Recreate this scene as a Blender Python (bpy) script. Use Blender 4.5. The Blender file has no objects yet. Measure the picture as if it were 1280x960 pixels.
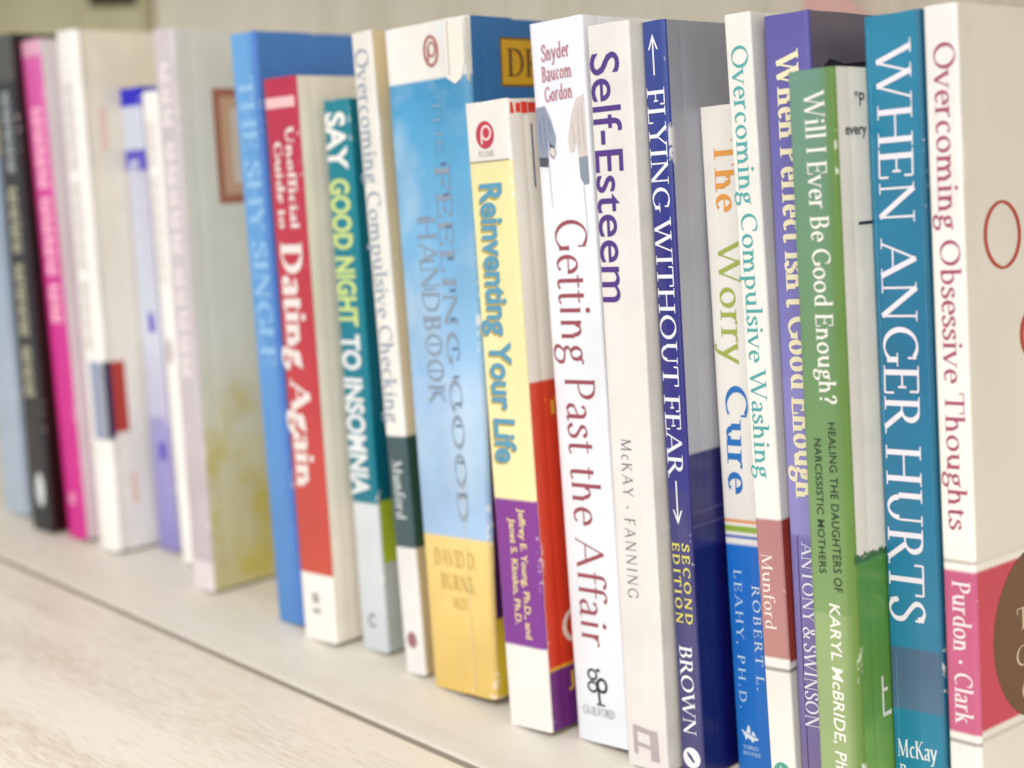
import bpy, bmesh, math, random
from mathutils import Matrix, Vector, noise
random.seed(4)
scene = bpy.context.scene
COL = scene.collection

# ----------------------------------------------------------------------------- camera, world, lamps, exposure
PITCH, YAW, ROLL, CAM_Z, F_PX = 0.20234657, -0.73411696, 0.02071068, 0.20988465, 1849.587
FOCUS, APERTURE = .425, .0080
cam = bpy.data.cameras.new('camera')
cam_o = bpy.data.objects.new('camera', cam); COL.objects.link(cam_o); scene.camera = cam_o
cy, sy, cp, sp = math.cos(YAW), math.sin(YAW), math.cos(PITCH), math.sin(PITCH)
fwd = Vector((sy*cp, cy*cp, -sp)); rt = Vector((cy, -sy, 0)); up = rt.cross(fwd)
r2 = math.cos(ROLL)*rt+math.sin(ROLL)*up; u2 = -math.sin(ROLL)*rt+math.cos(ROLL)*up
cam_o.matrix_world = Matrix(((r2.x, u2.x, -fwd.x, 0), (r2.y, u2.y, -fwd.y, 0), (r2.z, u2.z, -fwd.z, CAM_Z), (0, 0, 0, 1)))
cam.sensor_width = 36; cam.lens = 36*F_PX/1280
cam.clip_start = .01; cam.clip_end = 50
cam.dof.use_dof = True; cam.dof.focus_distance = FOCUS; cam.dof.aperture_fstop = cam.lens/1000/APERTURE
world = bpy.data.worlds.new('World'); scene.world = world; world.use_nodes = True
wn = world.node_tree; bg = wn.nodes['Background']; bg.inputs[1].default_value = 1.0
wtc = wn.nodes.new('ShaderNodeTexCoord'); wsp = wn.nodes.new('ShaderNodeSeparateXYZ'); wcr = wn.nodes.new('ShaderNodeValToRGB'); wmr = wn.nodes.new('ShaderNodeMapRange')
wn.links.new(wtc.outputs['Generated'], wsp.inputs[0]); wmr.inputs[1].default_value = -1; wn.links.new(wsp.outputs['Z'], wmr.inputs[0]); wn.links.new(wmr.outputs[0], wcr.inputs[0])
for n_, (p_, v_) in enumerate(((0, .26), (.4, .44), (.58, .96), (1, 1.15))):                 # a room: dim floor, pale walls, bright ceiling
    e_ = wcr.color_ramp.elements[n_] if n_ < 2 else wcr.color_ramp.elements.new(p_)
    e_.position = p_; e_.color = (v_*.985, v_*.99, v_, 1)
# soft bright and dim noise added to the room light for uneven glare
wnz = wn.nodes.new('ShaderNodeTexNoise'); wnz.inputs['Scale'].default_value = 3.2; wnz.inputs['Detail'].default_value = 1.5; wn.links.new(wtc.outputs['Generated'], wnz.inputs['Vector'])
wm2 = wn.nodes.new('ShaderNodeMapRange'); wm2.inputs[1].default_value = .38; wm2.inputs[2].default_value = .64; wm2.inputs[3].default_value = .55; wm2.inputs[4].default_value = 1.6; wn.links.new(wnz.outputs[0], wm2.inputs[0])
wmx = wn.nodes.new('ShaderNodeMix'); wmx.data_type = 'RGBA'; wmx.blend_type = 'MULTIPLY'; wmx.inputs[0].default_value = 1
wn.links.new(wcr.outputs[0], wmx.inputs[6]); wn.links.new(wm2.outputs[0], wmx.inputs[7]); wn.links.new(wmx.outputs[2], bg.inputs[0])
def area_lamp(name, loc, target, size, power, color):
    l = bpy.data.lights.new(name, 'AREA'); l.shape = 'RECTANGLE'; l.size, l.size_y = size; l.energy = power; l.color = color
    o = bpy.data.objects.new(name, l); COL.objects.link(o); o.location = loc
    o.rotation_euler = (Vector(target)-Vector(loc)).to_track_quat('-Z', 'Y').to_euler(); return o
area_lamp('ceiling_lamp', (.16, -.85, 1.2), (-.33, .34, .08), (1.0, .6), 23.5, (1, .985, .96))
scene.view_settings.view_transform = 'Standard'; scene.view_settings.look = 'None'
scene.view_settings.exposure = -.13; scene.view_settings.gamma = 1
scene.cycles.use_denoising = True

# ----------------------------------------------------------------------------- helpers
def lin(h):
    v = [int(h[i:i+2], 16)/255 for i in (0, 2, 4)]
    return tuple(c/12.92 if c <= .04045 else ((c+.055)/1.055)**2.4 for c in v)+(1,)
def tag(o, label=None, cat=None, group=None, kind=None):
    for k, v in (('label', label), ('category', cat), ('group', group), ('kind', kind)):
        if v: o[k] = v
    return o
def empty(name, loc, rot=(0,0,0)):
    o = bpy.data.objects.new(name, None); COL.objects.link(o); o.location = loc; o.rotation_euler = rot; o.empty_display_size = .02; return o
def mesh_obj(name, verts, faces, mats, parent=None, smooth=True, attr=None, mat_idx=None, sharp=35):
    me = bpy.data.meshes.new(name); me.from_pydata(verts, [], faces)
    for m in (mats if isinstance(mats, (list, tuple)) else [mats]): me.materials.append(m)
    if mat_idx: me.polygons.foreach_set('material_index', mat_idx)
    if smooth:
        me.polygons.foreach_set('use_smooth', [True]*len(me.polygons)); me.set_sharp_from_angle(angle=math.radians(sharp))
    if attr:
        a = me.attributes.new('wear', 'FLOAT', 'POINT'); a.data.foreach_set('value', attr)
    me.update()
    o = bpy.data.objects.new(name, me); COL.objects.link(o)
    if parent: o.parent = parent
    return o
def node_mat(name):
    m = bpy.data.materials.new(name); m.use_nodes = True; nt = m.node_tree
    return m, nt, nt.nodes['Principled BSDF'], lambda t, **k: new_node(nt, t, **k)
def new_node(nt, t, **k):
    n = nt.nodes.new(t)
    for a, b in k.items(): setattr(n, a, b)
    return n
INK = {}
def ink(hexc, rough=.45, metal=0.0):
    key = (hexc, rough, metal)
    if key not in INK:
        m, nt, b, N = node_mat('ink_'+hexc)
        tc = N('ShaderNodeTexCoord'); nz = N('ShaderNodeTexNoise'); nz.inputs['Scale'].default_value = 260; nz.inputs['Detail'].default_value = 3
        nt.links.new(tc.outputs['Object'], nz.inputs['Vector'])
        mx = N('ShaderNodeMix', data_type='RGBA', blend_type='MULTIPLY'); mx.inputs[0].default_value = .25
        mx.inputs[6].default_value = lin(hexc); nt.links.new(nz.outputs['Color'], mx.inputs[7])
        hs = N('ShaderNodeMix', data_type='RGBA'); hs.inputs[0].default_value = .5
        nt.links.new(mx.outputs[2], hs.inputs[6]); hs.inputs[7].default_value = lin(hexc)
        nt.links.new(hs.outputs[2], b.inputs['Base Color'])
        b.inputs['Roughness'].default_value = rough; b.inputs['Metallic'].default_value = metal
        INK[key] = m
    return INK[key]
Z_SPAN = .25
def print_mat(name, stops, rough=.32, mottle=.10, mottle_scale=35, wear='f2eee6', wear_amt=.04, side=None, coat=0.0, blotch=None):
    """printed cover stock: colours change with height (mm up the book), faint mottling, paper showing at worn edges
    side: (hex, mm from, mm to) a second colour that comes in across the width"""
    m, nt, b, N = node_mat(name); lk = nt.links.new
    tc = N('ShaderNodeTexCoord'); sep = N('ShaderNodeSeparateXYZ'); lk(tc.outputs['Object'], sep.inputs[0])
    mr = N('ShaderNodeMath', operation='DIVIDE'); mr.inputs[1].default_value = Z_SPAN; lk(sep.outputs['Z'], mr.inputs[0])
    cr = N('ShaderNodeValToRGB'); lk(mr.outputs[0], cr.inputs[0]); e = cr.color_ramp.elements
    st = sorted([(s[0], s[1]) for s in stops], key=lambda s: s[0])
    e[0].position = max(0, st[0][0]/1000/Z_SPAN); e[0].color = lin(st[0][1])
    e.remove(e[1])
    for z, h in st[1:]:
        q = e.new(min(1, z/1000/Z_SPAN)); q.color = lin(h)
    col = cr.outputs[0]
    if side:
        mp = N('ShaderNodeMapRange'); mp.inputs[1].default_value = side[1]/1000; mp.inputs[2].default_value = side[2]/1000
        mp.interpolation_type = 'SMOOTHSTEP'; lk(sep.outputs['X'], mp.inputs[0])
        mx = N('ShaderNodeMix', data_type='RGBA'); lk(mp.outputs[0], mx.inputs[0]); lk(col, mx.inputs[6]); mx.inputs[7].default_value = lin(side[0]); col = mx.outputs[2]
    if blotch:                                                     # (hex, scale, threshold lo, hi, z max mm)
        nb = N('ShaderNodeTexNoise'); nb.inputs['Scale'].default_value = blotch[1]; nb.inputs['Detail'].default_value = 5; lk(tc.outputs['Object'], nb.inputs['Vector'])
        mp = N('ShaderNodeMapRange'); mp.inputs[1].default_value = blotch[2]; mp.inputs[2].default_value = blotch[3]; lk(nb.outputs[0], mp.inputs[0])
        zf = N('ShaderNodeMapRange'); zf.inputs[1].default_value = blotch[4]/1000; zf.inputs[2].default_value = blotch[5]/1000; lk(sep.outputs['Z'], zf.inputs[0])
        mu = N('ShaderNodeMath', operation='MULTIPLY'); lk(mp.outputs[0], mu.inputs[0]); lk(zf.outputs[0], mu.inputs[1])
        mx = N('ShaderNodeMix', data_type='RGBA'); lk(mu.outputs[0], mx.inputs[0]); lk(col, mx.inputs[6]); mx.inputs[7].default_value = lin(blotch[0]); col = mx.outputs[2]
    n1 = N('ShaderNodeTexNoise'); n1.inputs['Scale'].default_value = mottle_scale; n1.inputs['Detail'].default_value = 6; lk(tc.outputs['Object'], n1.inputs['Vector'])
    m1 = N('ShaderNodeMapRange'); m1.inputs[1].default_value = .3; m1.inputs[2].default_value = .7; m1.inputs[3].default_value = 1-mottle; m1.inputs[4].default_value = 1+mottle*.5
    lk(n1.outputs[0], m1.inputs[0])
    mm = N('ShaderNodeMix', data_type='RGBA', blend_type='MULTIPLY'); mm.inputs[0].default_value = 1; lk(col, mm.inputs[6]); lk(m1.outputs[0], mm.inputs[7]); col = mm.outputs[2]
    at = N('ShaderNodeAttribute', attribute_name='wear')
    n2 = N('ShaderNodeTexNoise'); n2.inputs['Scale'].default_value = 420; n2.inputs['Detail'].default_value = 4; lk(tc.outputs['Object'], n2.inputs['Vector'])
    n3 = N('ShaderNodeTexNoise'); n3.inputs['Scale'].default_value = 45; lk(tc.outputs['Object'], n3.inputs['Vector'])
    ad = N('ShaderNodeMath', operation='MULTIPLY_ADD'); lk(n2.outputs[0], ad.inputs[0]); ad.inputs[1].default_value = .55; lk(n3.outputs[0], ad.inputs[2])
    th = N('ShaderNodeMapRange'); th.inputs[1].default_value = .93-.16*wear_amt; th.inputs[2].default_value = .99-.14*wear_amt; lk(ad.outputs[0], th.inputs[0])
    mu = N('ShaderNodeMath', operation='MULTIPLY'); lk(th.outputs[0], mu.inputs[0]); lk(at.outputs['Fac'], mu.inputs[1])
    mw = N('ShaderNodeMix', data_type='RGBA'); lk(mu.outputs[0], mw.inputs[0]); lk(col, mw.inputs[6]); mw.inputs[7].default_value = lin(wear)
    lk(mw.outputs[2], b.inputs['Base Color'])
    rr = N('ShaderNodeMapRange'); rr.inputs[3].default_value = rough-.08; rr.inputs[4].default_value = rough+.12; lk(n3.outputs[0], rr.inputs[0]); lk(rr.outputs[0], b.inputs['Roughness'])
    bp = N('ShaderNodeBump'); bp.inputs['Strength'].default_value = .06; bp.inputs['Distance'].default_value = .0006
    lk(n1.outputs[0], bp.inputs['Height'])
    mpw = N('ShaderNodeMapping'); mpw.inputs['Scale'].default_value = (190, 60, 9); lk(tc.outputs['Object'], mpw.inputs[0])
    nw = N('ShaderNodeTexNoise'); nw.inputs['Scale'].default_value = 1; nw.inputs['Detail'].default_value = 3; lk(mpw.outputs[0], nw.inputs['Vector'])
    b2 = N('ShaderNodeBump'); b2.inputs['Strength'].default_value = .5; b2.inputs['Distance'].default_value = .0007; lk(nw.outputs[0], b2.inputs['Height']); lk(bp.outputs[0], b2.inputs['Normal'])
    lk(b2.outputs[0], b.inputs['Normal'])
    b.inputs['Coat Weight'].default_value = coat; b.inputs['Coat Roughness'].default_value = .18
    return m
def page_mat():
    m, nt, b, N = node_mat('page_edges'); lk = nt.links.new
    tc = N('ShaderNodeTexCoord'); mp = N('ShaderNodeMapping'); mp.inputs['Scale'].default_value = (9000, 30, 30); lk(tc.outputs['Object'], mp.inputs[0])
    nz = N('ShaderNodeTexNoise'); nz.inputs['Scale'].default_value = 1; lk(mp.outputs[0], nz.inputs['Vector'])
    cr = N('ShaderNodeValToRGB'); cr.color_ramp.elements[0].color = lin('b9ad95'); cr.color_ramp.elements[1].color = lin('ece4d2'); lk(nz.outputs[0], cr.inputs[0])
    lk(cr.outputs[0], b.inputs['Base Color']); b.inputs['Roughness'].default_value = .9; return m
PAGES = page_mat()
# ----------------------------------------------------------------------------- shelf and what stands behind the books
def wood_mat(name, light, dark, grain=1.0, axis='X'):
    m, nt, b, N = node_mat(name); lk = nt.links.new
    tc = N('ShaderNodeTexCoord'); mp = N('ShaderNodeMapping')
    mp.inputs['Scale'].default_value = (95, 900, 900) if axis == 'X' else (420, 420, 14)
    lk(tc.outputs['Object'], mp.inputs[0])
    n1 = N('ShaderNodeTexNoise'); n1.inputs['Scale'].default_value = 1; n1.inputs['Detail'].default_value = 6; n1.inputs['Roughness'].default_value = .62; n1.inputs['Distortion'].default_value = .4; lk(mp.outputs[0], n1.inputs['Vector'])
    mp2 = N('ShaderNodeMapping'); mp2.inputs['Scale'].default_value = (4, 40, 40) if axis == 'X' else (40, 40, 3); lk(tc.outputs['Object'], mp2.inputs[0])
    n2 = N('ShaderNodeTexNoise'); n2.inputs['Scale'].default_value = 1; n2.inputs['Detail'].default_value = 4; lk(mp2.outputs[0], n2.inputs['Vector'])
    ad = N('ShaderNodeMath', operation='MULTIPLY_ADD'); lk(n1.outputs[0], ad.inputs[0]); ad.inputs[1].default_value = .8*grain; 
    sc = N('ShaderNodeMath', operation='MULTIPLY'); sc.inputs[1].default_value = .6; lk(n2.outputs[0], sc.inputs[0]); lk(sc.outputs[0], ad.inputs[2])
    cr = N('ShaderNodeValToRGB'); cr.color_ramp.elements[0].position = .4; cr.color_ramp.elements[0].color = lin(dark); cr.color_ramp.elements[1].position = .4+.36*grain; cr.color_ramp.elements[1].color = lin(light)
    lk(ad.outputs[0], cr.inputs[0]); lk(cr.outputs[0], b.inputs['Base Color'])
    b.inputs['Roughness'].default_value = .42
    bp = N('ShaderNodeBump'); bp.inputs['Strength'].default_value = .25; bp.inputs['Distance'].default_value = .0004; lk(n1.outputs[0], bp.inputs['Height']); lk(bp.outputs[0], b.inputs['Normal'])
    return m
def box(name, lo, hi, m, parent=None, bev=.0):
    bm = bmesh.new(); bmesh.ops.create_cube(bm, size=1)
    for v in bm.verts: v.co = Vector([lo[i]+(v.co[i]+.5)*(hi[i]-lo[i]) for i in range(3)])
    if bev: bmesh.ops.bevel(bm, geom=bm.edges[:], offset=bev, segments=3, affect='EDGES', profile=.5)
    me = bpy.data.meshes.new(name); bm.to_mesh(me); bm.free(); me.materials.append(m)
    me.polygons.foreach_set('use_smooth', [True]*len(me.polygons)); me.set_sharp_from_angle(angle=math.radians(40))
    o = bpy.data.objects.new(name, me); COL.objects.link(o)
    if parent: o.parent = parent
    return o
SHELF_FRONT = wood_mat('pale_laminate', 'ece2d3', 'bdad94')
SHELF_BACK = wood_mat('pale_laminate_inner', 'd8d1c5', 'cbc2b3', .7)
shelf = empty('shelf', (-.4, .31, 0)); tag(shelf, kind='structure')
f = box('front_board', (-2.2, .12, -.025), (1.0, .3098, 0), SHELF_FRONT, None, .0009)
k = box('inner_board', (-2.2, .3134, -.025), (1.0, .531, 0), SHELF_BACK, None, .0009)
g = box('joint_filler', (-2.2, .3095, -.024), (1.0, .3138, -.0009), ink('948a7c', .8), None)
for o in (f, k, g):
    o.parent = shelf; o.matrix_parent_inverse = shelf.matrix_basis.inverted()
PANEL = wood_mat('painted_back_panel', 'efe8d5', 'dad3bd', .8, 'Z')
bp_ = box('back_panel', (-2.2, .532, -.03), (1.0, .55, .62), PANEL); tag(bp_, kind='structure')

# pale olive file box standing at the back on the left, with a dark hand hole
OLIVE = wood_mat('olive_board', 'c9c39c', 'bbb48c', .5, 'Z')
fb = empty('file_box', (-1.0, .5275, 0)); tag(fb, 'pale olive file box with a dark hand hole behind the books at far left', 'box')
def panel(name, lo, hi, m): o = box(name, lo, hi, m, None, .0008); o.parent = fb; o.matrix_parent_inverse = fb.matrix_basis.inverted(); return o
panel('box_body', (-1.30, 0.5238, .0003), (-0.7760, .5312, .42), OLIVE)
hb = box('hand_hole', (-0.8327, 0.5232, 0.2491), (-0.7807, 0.5248, .275), ink('4a3f28', .9)); hb.parent = fb; hb.matrix_parent_inverse = fb.matrix_basis.inverted()

# unseen upper shelf, added above the frame to shade the top of the row
up_ = box('unseen_upper_shelf', (-2.2, .215, .44), (1.0, .5316, .462), SHELF_BACK, None, .0009); tag(up_, kind='structure')
# ----------------------------------------------------------------------------- lettering drawn with a broad pen
# glyph = (advance, strokes); cap height 1.  l: line x0,y0,x1,y1,weight,serif at start,serif at end   e: ellipse arc cx,cy,rx,ry,from,to
# weight T thick, t thin.  serif 1 both sides, 2 left only, 3 right only, 4 vertical tick
def Ls(*a): return ('l',) + a
def Es(*a): return ('e',) + a
GL = {
 'A': (.92, [Ls(.1,0,.45,1,'t',1,0), Ls(.44,1,.82,0,'T',0,1), Ls(.24,.34,.68,.34,'t',0,0)]),
 'B': (.72, [Ls(.17,0,.17,1,'T',2,2), Ls(.1,.975,.4,.975,'t',0,0), Es(.38,.745,.19,.24,90,-90), Ls(.17,.51,.4,.51,'t',0,0), Es(.38,.27,.25,.255,90,-90), Ls(.1,.02,.4,.02,'t',0,0)]),
 'C': (.86, [Es(.5,.5,.42,.5,52,308), Ls(.76,.68,.76,.94,'t',0,0)]),
 'D': (.92, [Ls(.17,0,.17,1,'T',2,2), Ls(.1,.975,.4,.975,'t',0,0), Es(.38,.5,.44,.485,90,-90), Ls(.1,.02,.4,.02,'t',0,0)]),
 'E': (.7, [Ls(.17,0,.17,1,'T',2,2), Ls(.1,.975,.6,.975,'t',0,4), Ls(.17,.52,.5,.52,'t',0,5), Ls(.1,.02,.63,.02,'t',0,6)]),
 'F': (.66, [Ls(.17,0,.17,1,'T',1,2), Ls(.1,.975,.6,.975,'t',0,4), Ls(.17,.5,.48,.5,'t',0,5)]),
 'G': (.92, [Es(.5,.5,.42,.5,52,318), Ls(.76,.7,.76,.94,'t',0,0), Ls(.8,.1,.8,.42,'T',0,1)]),
 'H': (.98, [Ls(.19,0,.19,1,'T',1,1), Ls(.79,0,.79,1,'T',1,1), Ls(.19,.51,.79,.51,'t',0,0)]),
 'I': (.42, [Ls(.21,0,.21,1,'T',1,1)]),
 'J': (.45, [Ls(.27,1,.27,.05,'T',1,0), Es(.09,.05,.18,.25,0,-100)]),
 'K': (.84, [Ls(.18,0,.18,1,'T',1,1), Ls(.18,.42,.66,1,'t',0,1), Ls(.34,.58,.74,0,'T',0,1)]),
 'L': (.68, [Ls(.18,0,.18,1,'T',2,1), Ls(.1,.02,.6,.02,'t',0,6)]),
 'M': (1.12, [Ls(.16,0,.2,1,'t',1,2), Ls(.2,1,.55,.05,'T',0,0), Ls(.55,.05,.9,1,'t',0,0), Ls(.92,0,.9,1,'T',1,3)]),
 'N': (.98, [Ls(.17,0,.17,1,'t',1,2), Ls(.17,1,.8,.0,'T',0,0), Ls(.8,0,.8,1,'t',0,1)]),
 'O': (1.0, [Es(.5,.5,.43,.5,0,360)]),
 'P': (.7, [Ls(.17,0,.17,1,'T',1,2), Ls(.1,.975,.38,.975,'t',0,0), Es(.36,.715,.25,.27,90,-90), Ls(.17,.45,.38,.45,'t',0,0)]),
 'R': (.8, [Ls(.17,0,.17,1,'T',1,2), Ls(.1,.975,.38,.975,'t',0,0), Es(.36,.735,.23,.25,90,-90), Ls(.17,.49,.38,.49,'t',0,0), Ls(.38,.5,.72,0,'T',0,3)]),
 'S': (.64, [('c',[(.52,.8),(.46,.94),(.3,.985),(.16,.88),(.16,.72),(.34,.54),(.51,.38),(.52,.17),(.38,.03),(.22,.02),(.1,.12),(.08,.24)]), Ls(.54,.72,.54,.97,'t',0,0), Ls(.08,.02,.08,.27,'t',0,0)]),
 'T': (.82, [Ls(.41,0,.41,1,'T',1,0), Ls(.06,.975,.76,.975,'t',4,4)]),
 'U': (.94, [Ls(.2,1,.2,.34,'T',1,0), Es(.48,.34,.28,.33,180,360), Ls(.76,.34,.76,1,'t',0,1)]),
 'V': (.86, [Ls(.08,1,.43,0,'T',1,0), Ls(.43,0,.76,1,'t',0,1)]),
 'W': (1.3, [Ls(.1,1,.4,0,'T',1,0), Ls(.4,0,.66,1,'t',0,0), Ls(.62,1,.92,0,'T',1,0), Ls(.92,0,1.2,1,'t',0,1)]),
 'Y': (.82, [Ls(.08,1,.41,.45,'T',1,0), Ls(.41,.45,.74,1,'t',0,1), Ls(.41,0,.41,.47,'T',1,0)]),
 'a': (.56, [('c',[(.12,.53),(.18,.62),(.29,.64),(.39,.56),(.4,.44)]), Ls(.4,.46,.4,.06,'T',0,0), ('c',[(.4,.06),(.44,.01),(.53,.04)]), ('c',[(.4,.38),(.26,.33),(.12,.25),(.1,.12),(.19,.02),(.32,.06),(.4,.14)])]),
 'b': (.66, [Ls(.17,0,.17,1.03,'T',0,2), Es(.33,.33,.26,.32,150,-150)]),
 'c': (.54, [Es(.33,.33,.25,.33,50,310)]),
 'd': (.68, [Ls(.52,0,.52,1.03,'T',3,2), Es(.36,.33,.27,.32,30,330)]),
 'e': (.56, [Es(.31,.33,.24,.33,0,315), Ls(.08,.36,.54,.36,'t',0,0)]),
 'f': (.4, [Ls(.18,0,.18,.78,'T',1,0), ('c',[(.18,.76),(.2,.94),(.3,1.03),(.42,1.0),(.45,.93)]), Ls(.05,.64,.38,.64,'t',0,0)]),
 'g': (.58, [Es(.28,.45,.19,.2,0,360), ('c',[(.42,.58),(.48,.65),(.57,.65)]), ('c',[(.2,.26),(.12,.18),(.16,.08),(.34,.05),(.49,.0),(.5,-.14),(.38,-.26),(.22,-.27),(.09,-.2),(.1,-.08),(.2,.03)])]),
 'h': (.7, [Ls(.16,0,.16,1.03,'T',1,2), Es(.34,.42,.175,.235,165,0), Ls(.515,.42,.515,0,'T',0,1)]),
 'i': (.34, [Ls(.17,0,.17,.66,'T',1,2), ('d',.17,.9,.085)]),
 'k': (.66, [Ls(.16,0,.16,1.03,'T',1,2), Ls(.16,.28,.47,.64,'t',0,1), Ls(.28,.4,.55,0,'T',0,1)]),
 'l': (.34, [Ls(.17,0,.17,1.03,'T',1,2)]),
 'm': (1.04, [Ls(.16,0,.16,.66,'T',1,2), Es(.34,.42,.17,.235,165,0), Ls(.51,.42,.51,0,'T',0,1), Es(.69,.42,.17,.235,165,0), Ls(.86,.42,.86,0,'T',0,1)]),
 'n': (.7, [Ls(.16,0,.16,.66,'T',1,2), Es(.34,.42,.175,.235,165,0), Ls(.515,.42,.515,0,'T',0,1)]),
 'o': (.66, [Es(.33,.33,.27,.33,0,360)]),
 'p': (.68, [Ls(.17,-.32,.17,.66,'T',1,2), Es(.34,.33,.27,.32,150,-150)]),
 'r': (.48, [Ls(.16,0,.16,.66,'T',1,2), ('c',[(.16,.44),(.24,.58),(.34,.65),(.43,.62)])]),
 's': (.46, [('c',[(.38,.52),(.32,.62),(.22,.64),(.12,.57),(.13,.46),(.26,.36),(.37,.25),(.37,.11),(.27,.02),(.16,.02),(.08,.1),(.07,.17)])]),
 't': (.4, [Ls(.18,.8,.18,.12,'T',0,0), ('c',[(.18,.14),(.2,.03),(.3,.0),(.39,.06)]), Ls(.04,.64,.37,.64,'t',0,0)]),
 'u': (.7, [Ls(.16,.66,.16,.22,'T',2,0), Es(.335,.24,.175,.235,180,345), Ls(.53,.66,.53,0,'T',2,3)]),
 'v': (.62, [Ls(.07,.66,.31,0,'T',1,0), Ls(.31,0,.54,.66,'t',0,1)]),
 'w': (.92, [Ls(.07,.66,.28,0,'T',1,0), Ls(.28,0,.46,.64,'t',0,0), Ls(.45,.66,.66,0,'T',0,0), Ls(.66,0,.86,.66,'t',0,1)]),
 'y': (.62, [Ls(.07,.66,.32,.02,'T',1,0), ('c',[(.55,.66),(.42,.32),(.31,.02),(.22,-.2),(.12,-.28),(.04,-.24)]), Ls(.5,.65,.6,.65,'t',0,0)]),
 '&': (.86, [('c',[(.78,.5),(.66,.2),(.48,.02),(.28,-.01),(.12,.12),(.12,.3),(.26,.46),(.42,.62),(.45,.82),(.34,.97),(.22,.9),(.22,.74),(.36,.48),(.56,.2),(.8,.0)])]),
 '?': (.5, [('c',[(.1,.78),(.14,.94),(.27,1.0),(.4,.9),(.39,.7),(.27,.5),(.23,.3)]), ('d',.23,.07,.08)]),
 '.': (.26, [('d',.13,.07,.08)]),
 ',': (.26, [('d',.13,.07,.08), Ls(.16,.05,.09,-.14,'t',0,0)]),
 "'": (.24, [('d',.12,.9,.08), Ls(.15,.88,.09,.7,'t',0,0)]),
 '-': (.4, [Ls(.06,.32,.34,.32,'T',0,0)]),
 '*': (.5, [('d',.25,.36,.1)]),
 ' ': (.3, []),
}
def spline(p, n=5):
    out = []
    for i in range(len(p)-1):
        p0, p1, p2, p3 = p[max(i-1,0)], p[i], p[i+1], p[min(i+2,len(p)-1)]
        for k in range(n):
            s = k/n; q = []
            for j in (0, 1):
                q.append(.5*(2*p1[j]+(p2[j]-p0[j])*s+(2*p0[j]-5*p1[j]+4*p2[j]-p3[j])*s*s+(3*p1[j]-p0[j]-3*p2[j]+p3[j])*s**3))
            out.append(tuple(q))
    out.append(p[-1]); return out
def pen_text(txt, thick=.15, thin=.05, serif=.11, sh=.035, track=0.0, smallcaps=0.0):
    """lettering as a list of small polygons (x, y) in cap heights, and its length"""
    polys = []; x = 0.0
    def rib(pts, wf):
        L, R = [], []
        n = len(pts)
        for i, p in enumerate(pts):
            a, b = pts[max(i-1,0)], pts[min(i+1,n-1)]
            dx, dy = b[0]-a[0], b[1]-a[1]; m = math.hypot(dx, dy) or 1
            w = wf(math.atan2(dy, dx))/2
            L.append((p[0]-dy/m*w, p[1]+dx/m*w)); R.append((p[0]+dy/m*w, p[1]-dx/m*w))
        return [[R[i], R[i+1], L[i+1], L[i]] for i in range(n-1)]
    nib = lambda t: thin+(thick-thin)*abs(math.sin(t-math.radians(14)))**1.3
    for ch in txt:
        sc = 1.0
        if smallcaps and ch.islower() and ch.upper() in GL: ch = ch.upper(); sc = smallcaps
        adv, st = GL[ch]; out = []
        for s in st:
            if s[0] == 'l':
                _, x0, y0, x1, y1, k, s0, s1 = s
                w = thick if k == 'T' else thin
                out.append(rib([(x0,y0),(x1,y1)], lambda t: w))
                for (px, py, fl) in ((x0,y0,s0),(x1,y1,s1)):
                    if not fl or not serif: continue
                    if fl >= 4:
                        d = {4:(-.24,0), 5:(-.12,.12), 6:(0,.26)}[fl]
                        out.append([[(px-thin/2,py+d[0]),(px+thin/2,py+d[0]),(px+thin/2,py+d[1]),(px-thin/2,py+d[1])]]); continue
                    l = serif+w/2 if fl in (1,2) else w/2; r = serif+w/2 if fl in (1,3) else w/2
                    up = 1 if py < .3 else -1
                    out.append([[(px-l,py),(px+r,py),(px+r*.9,py+up*sh),(px-l*.9,py+up*sh)]])
            elif s[0] == 'e':
                _, cx, cy, rx, ry, a0, a1 = s
                rx -= 0; n = max(6, int(abs(a1-a0)/14))
                if abs(a1-a0) >= 360: n = 28
                pts = [(cx+(rx-thick*.35)*math.cos(math.radians(a0+(a1-a0)*i/n)), cy+(ry-thin*.5)*math.sin(math.radians(a0+(a1-a0)*i/n))) for i in range(n+1)]
                out.append(rib(pts, nib))
            elif s[0] == 'c':
                out.append(rib(spline(list(s[1])), nib))
            elif s[0] == 'd':
                _, cx, cy, r = s; r *= .55+thick*3
                out.append([[(cx+r*math.cos(math.tau*i/12), cy+r*math.sin(math.tau*i/12)) for i in range(12)]])
        for layer, grp in enumerate(out):
            for q in grp: polys.append(([(x+px*sc, py*sc) for px, py in q], layer))
        x += (adv+track)*sc
    return polys, x-track
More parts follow.
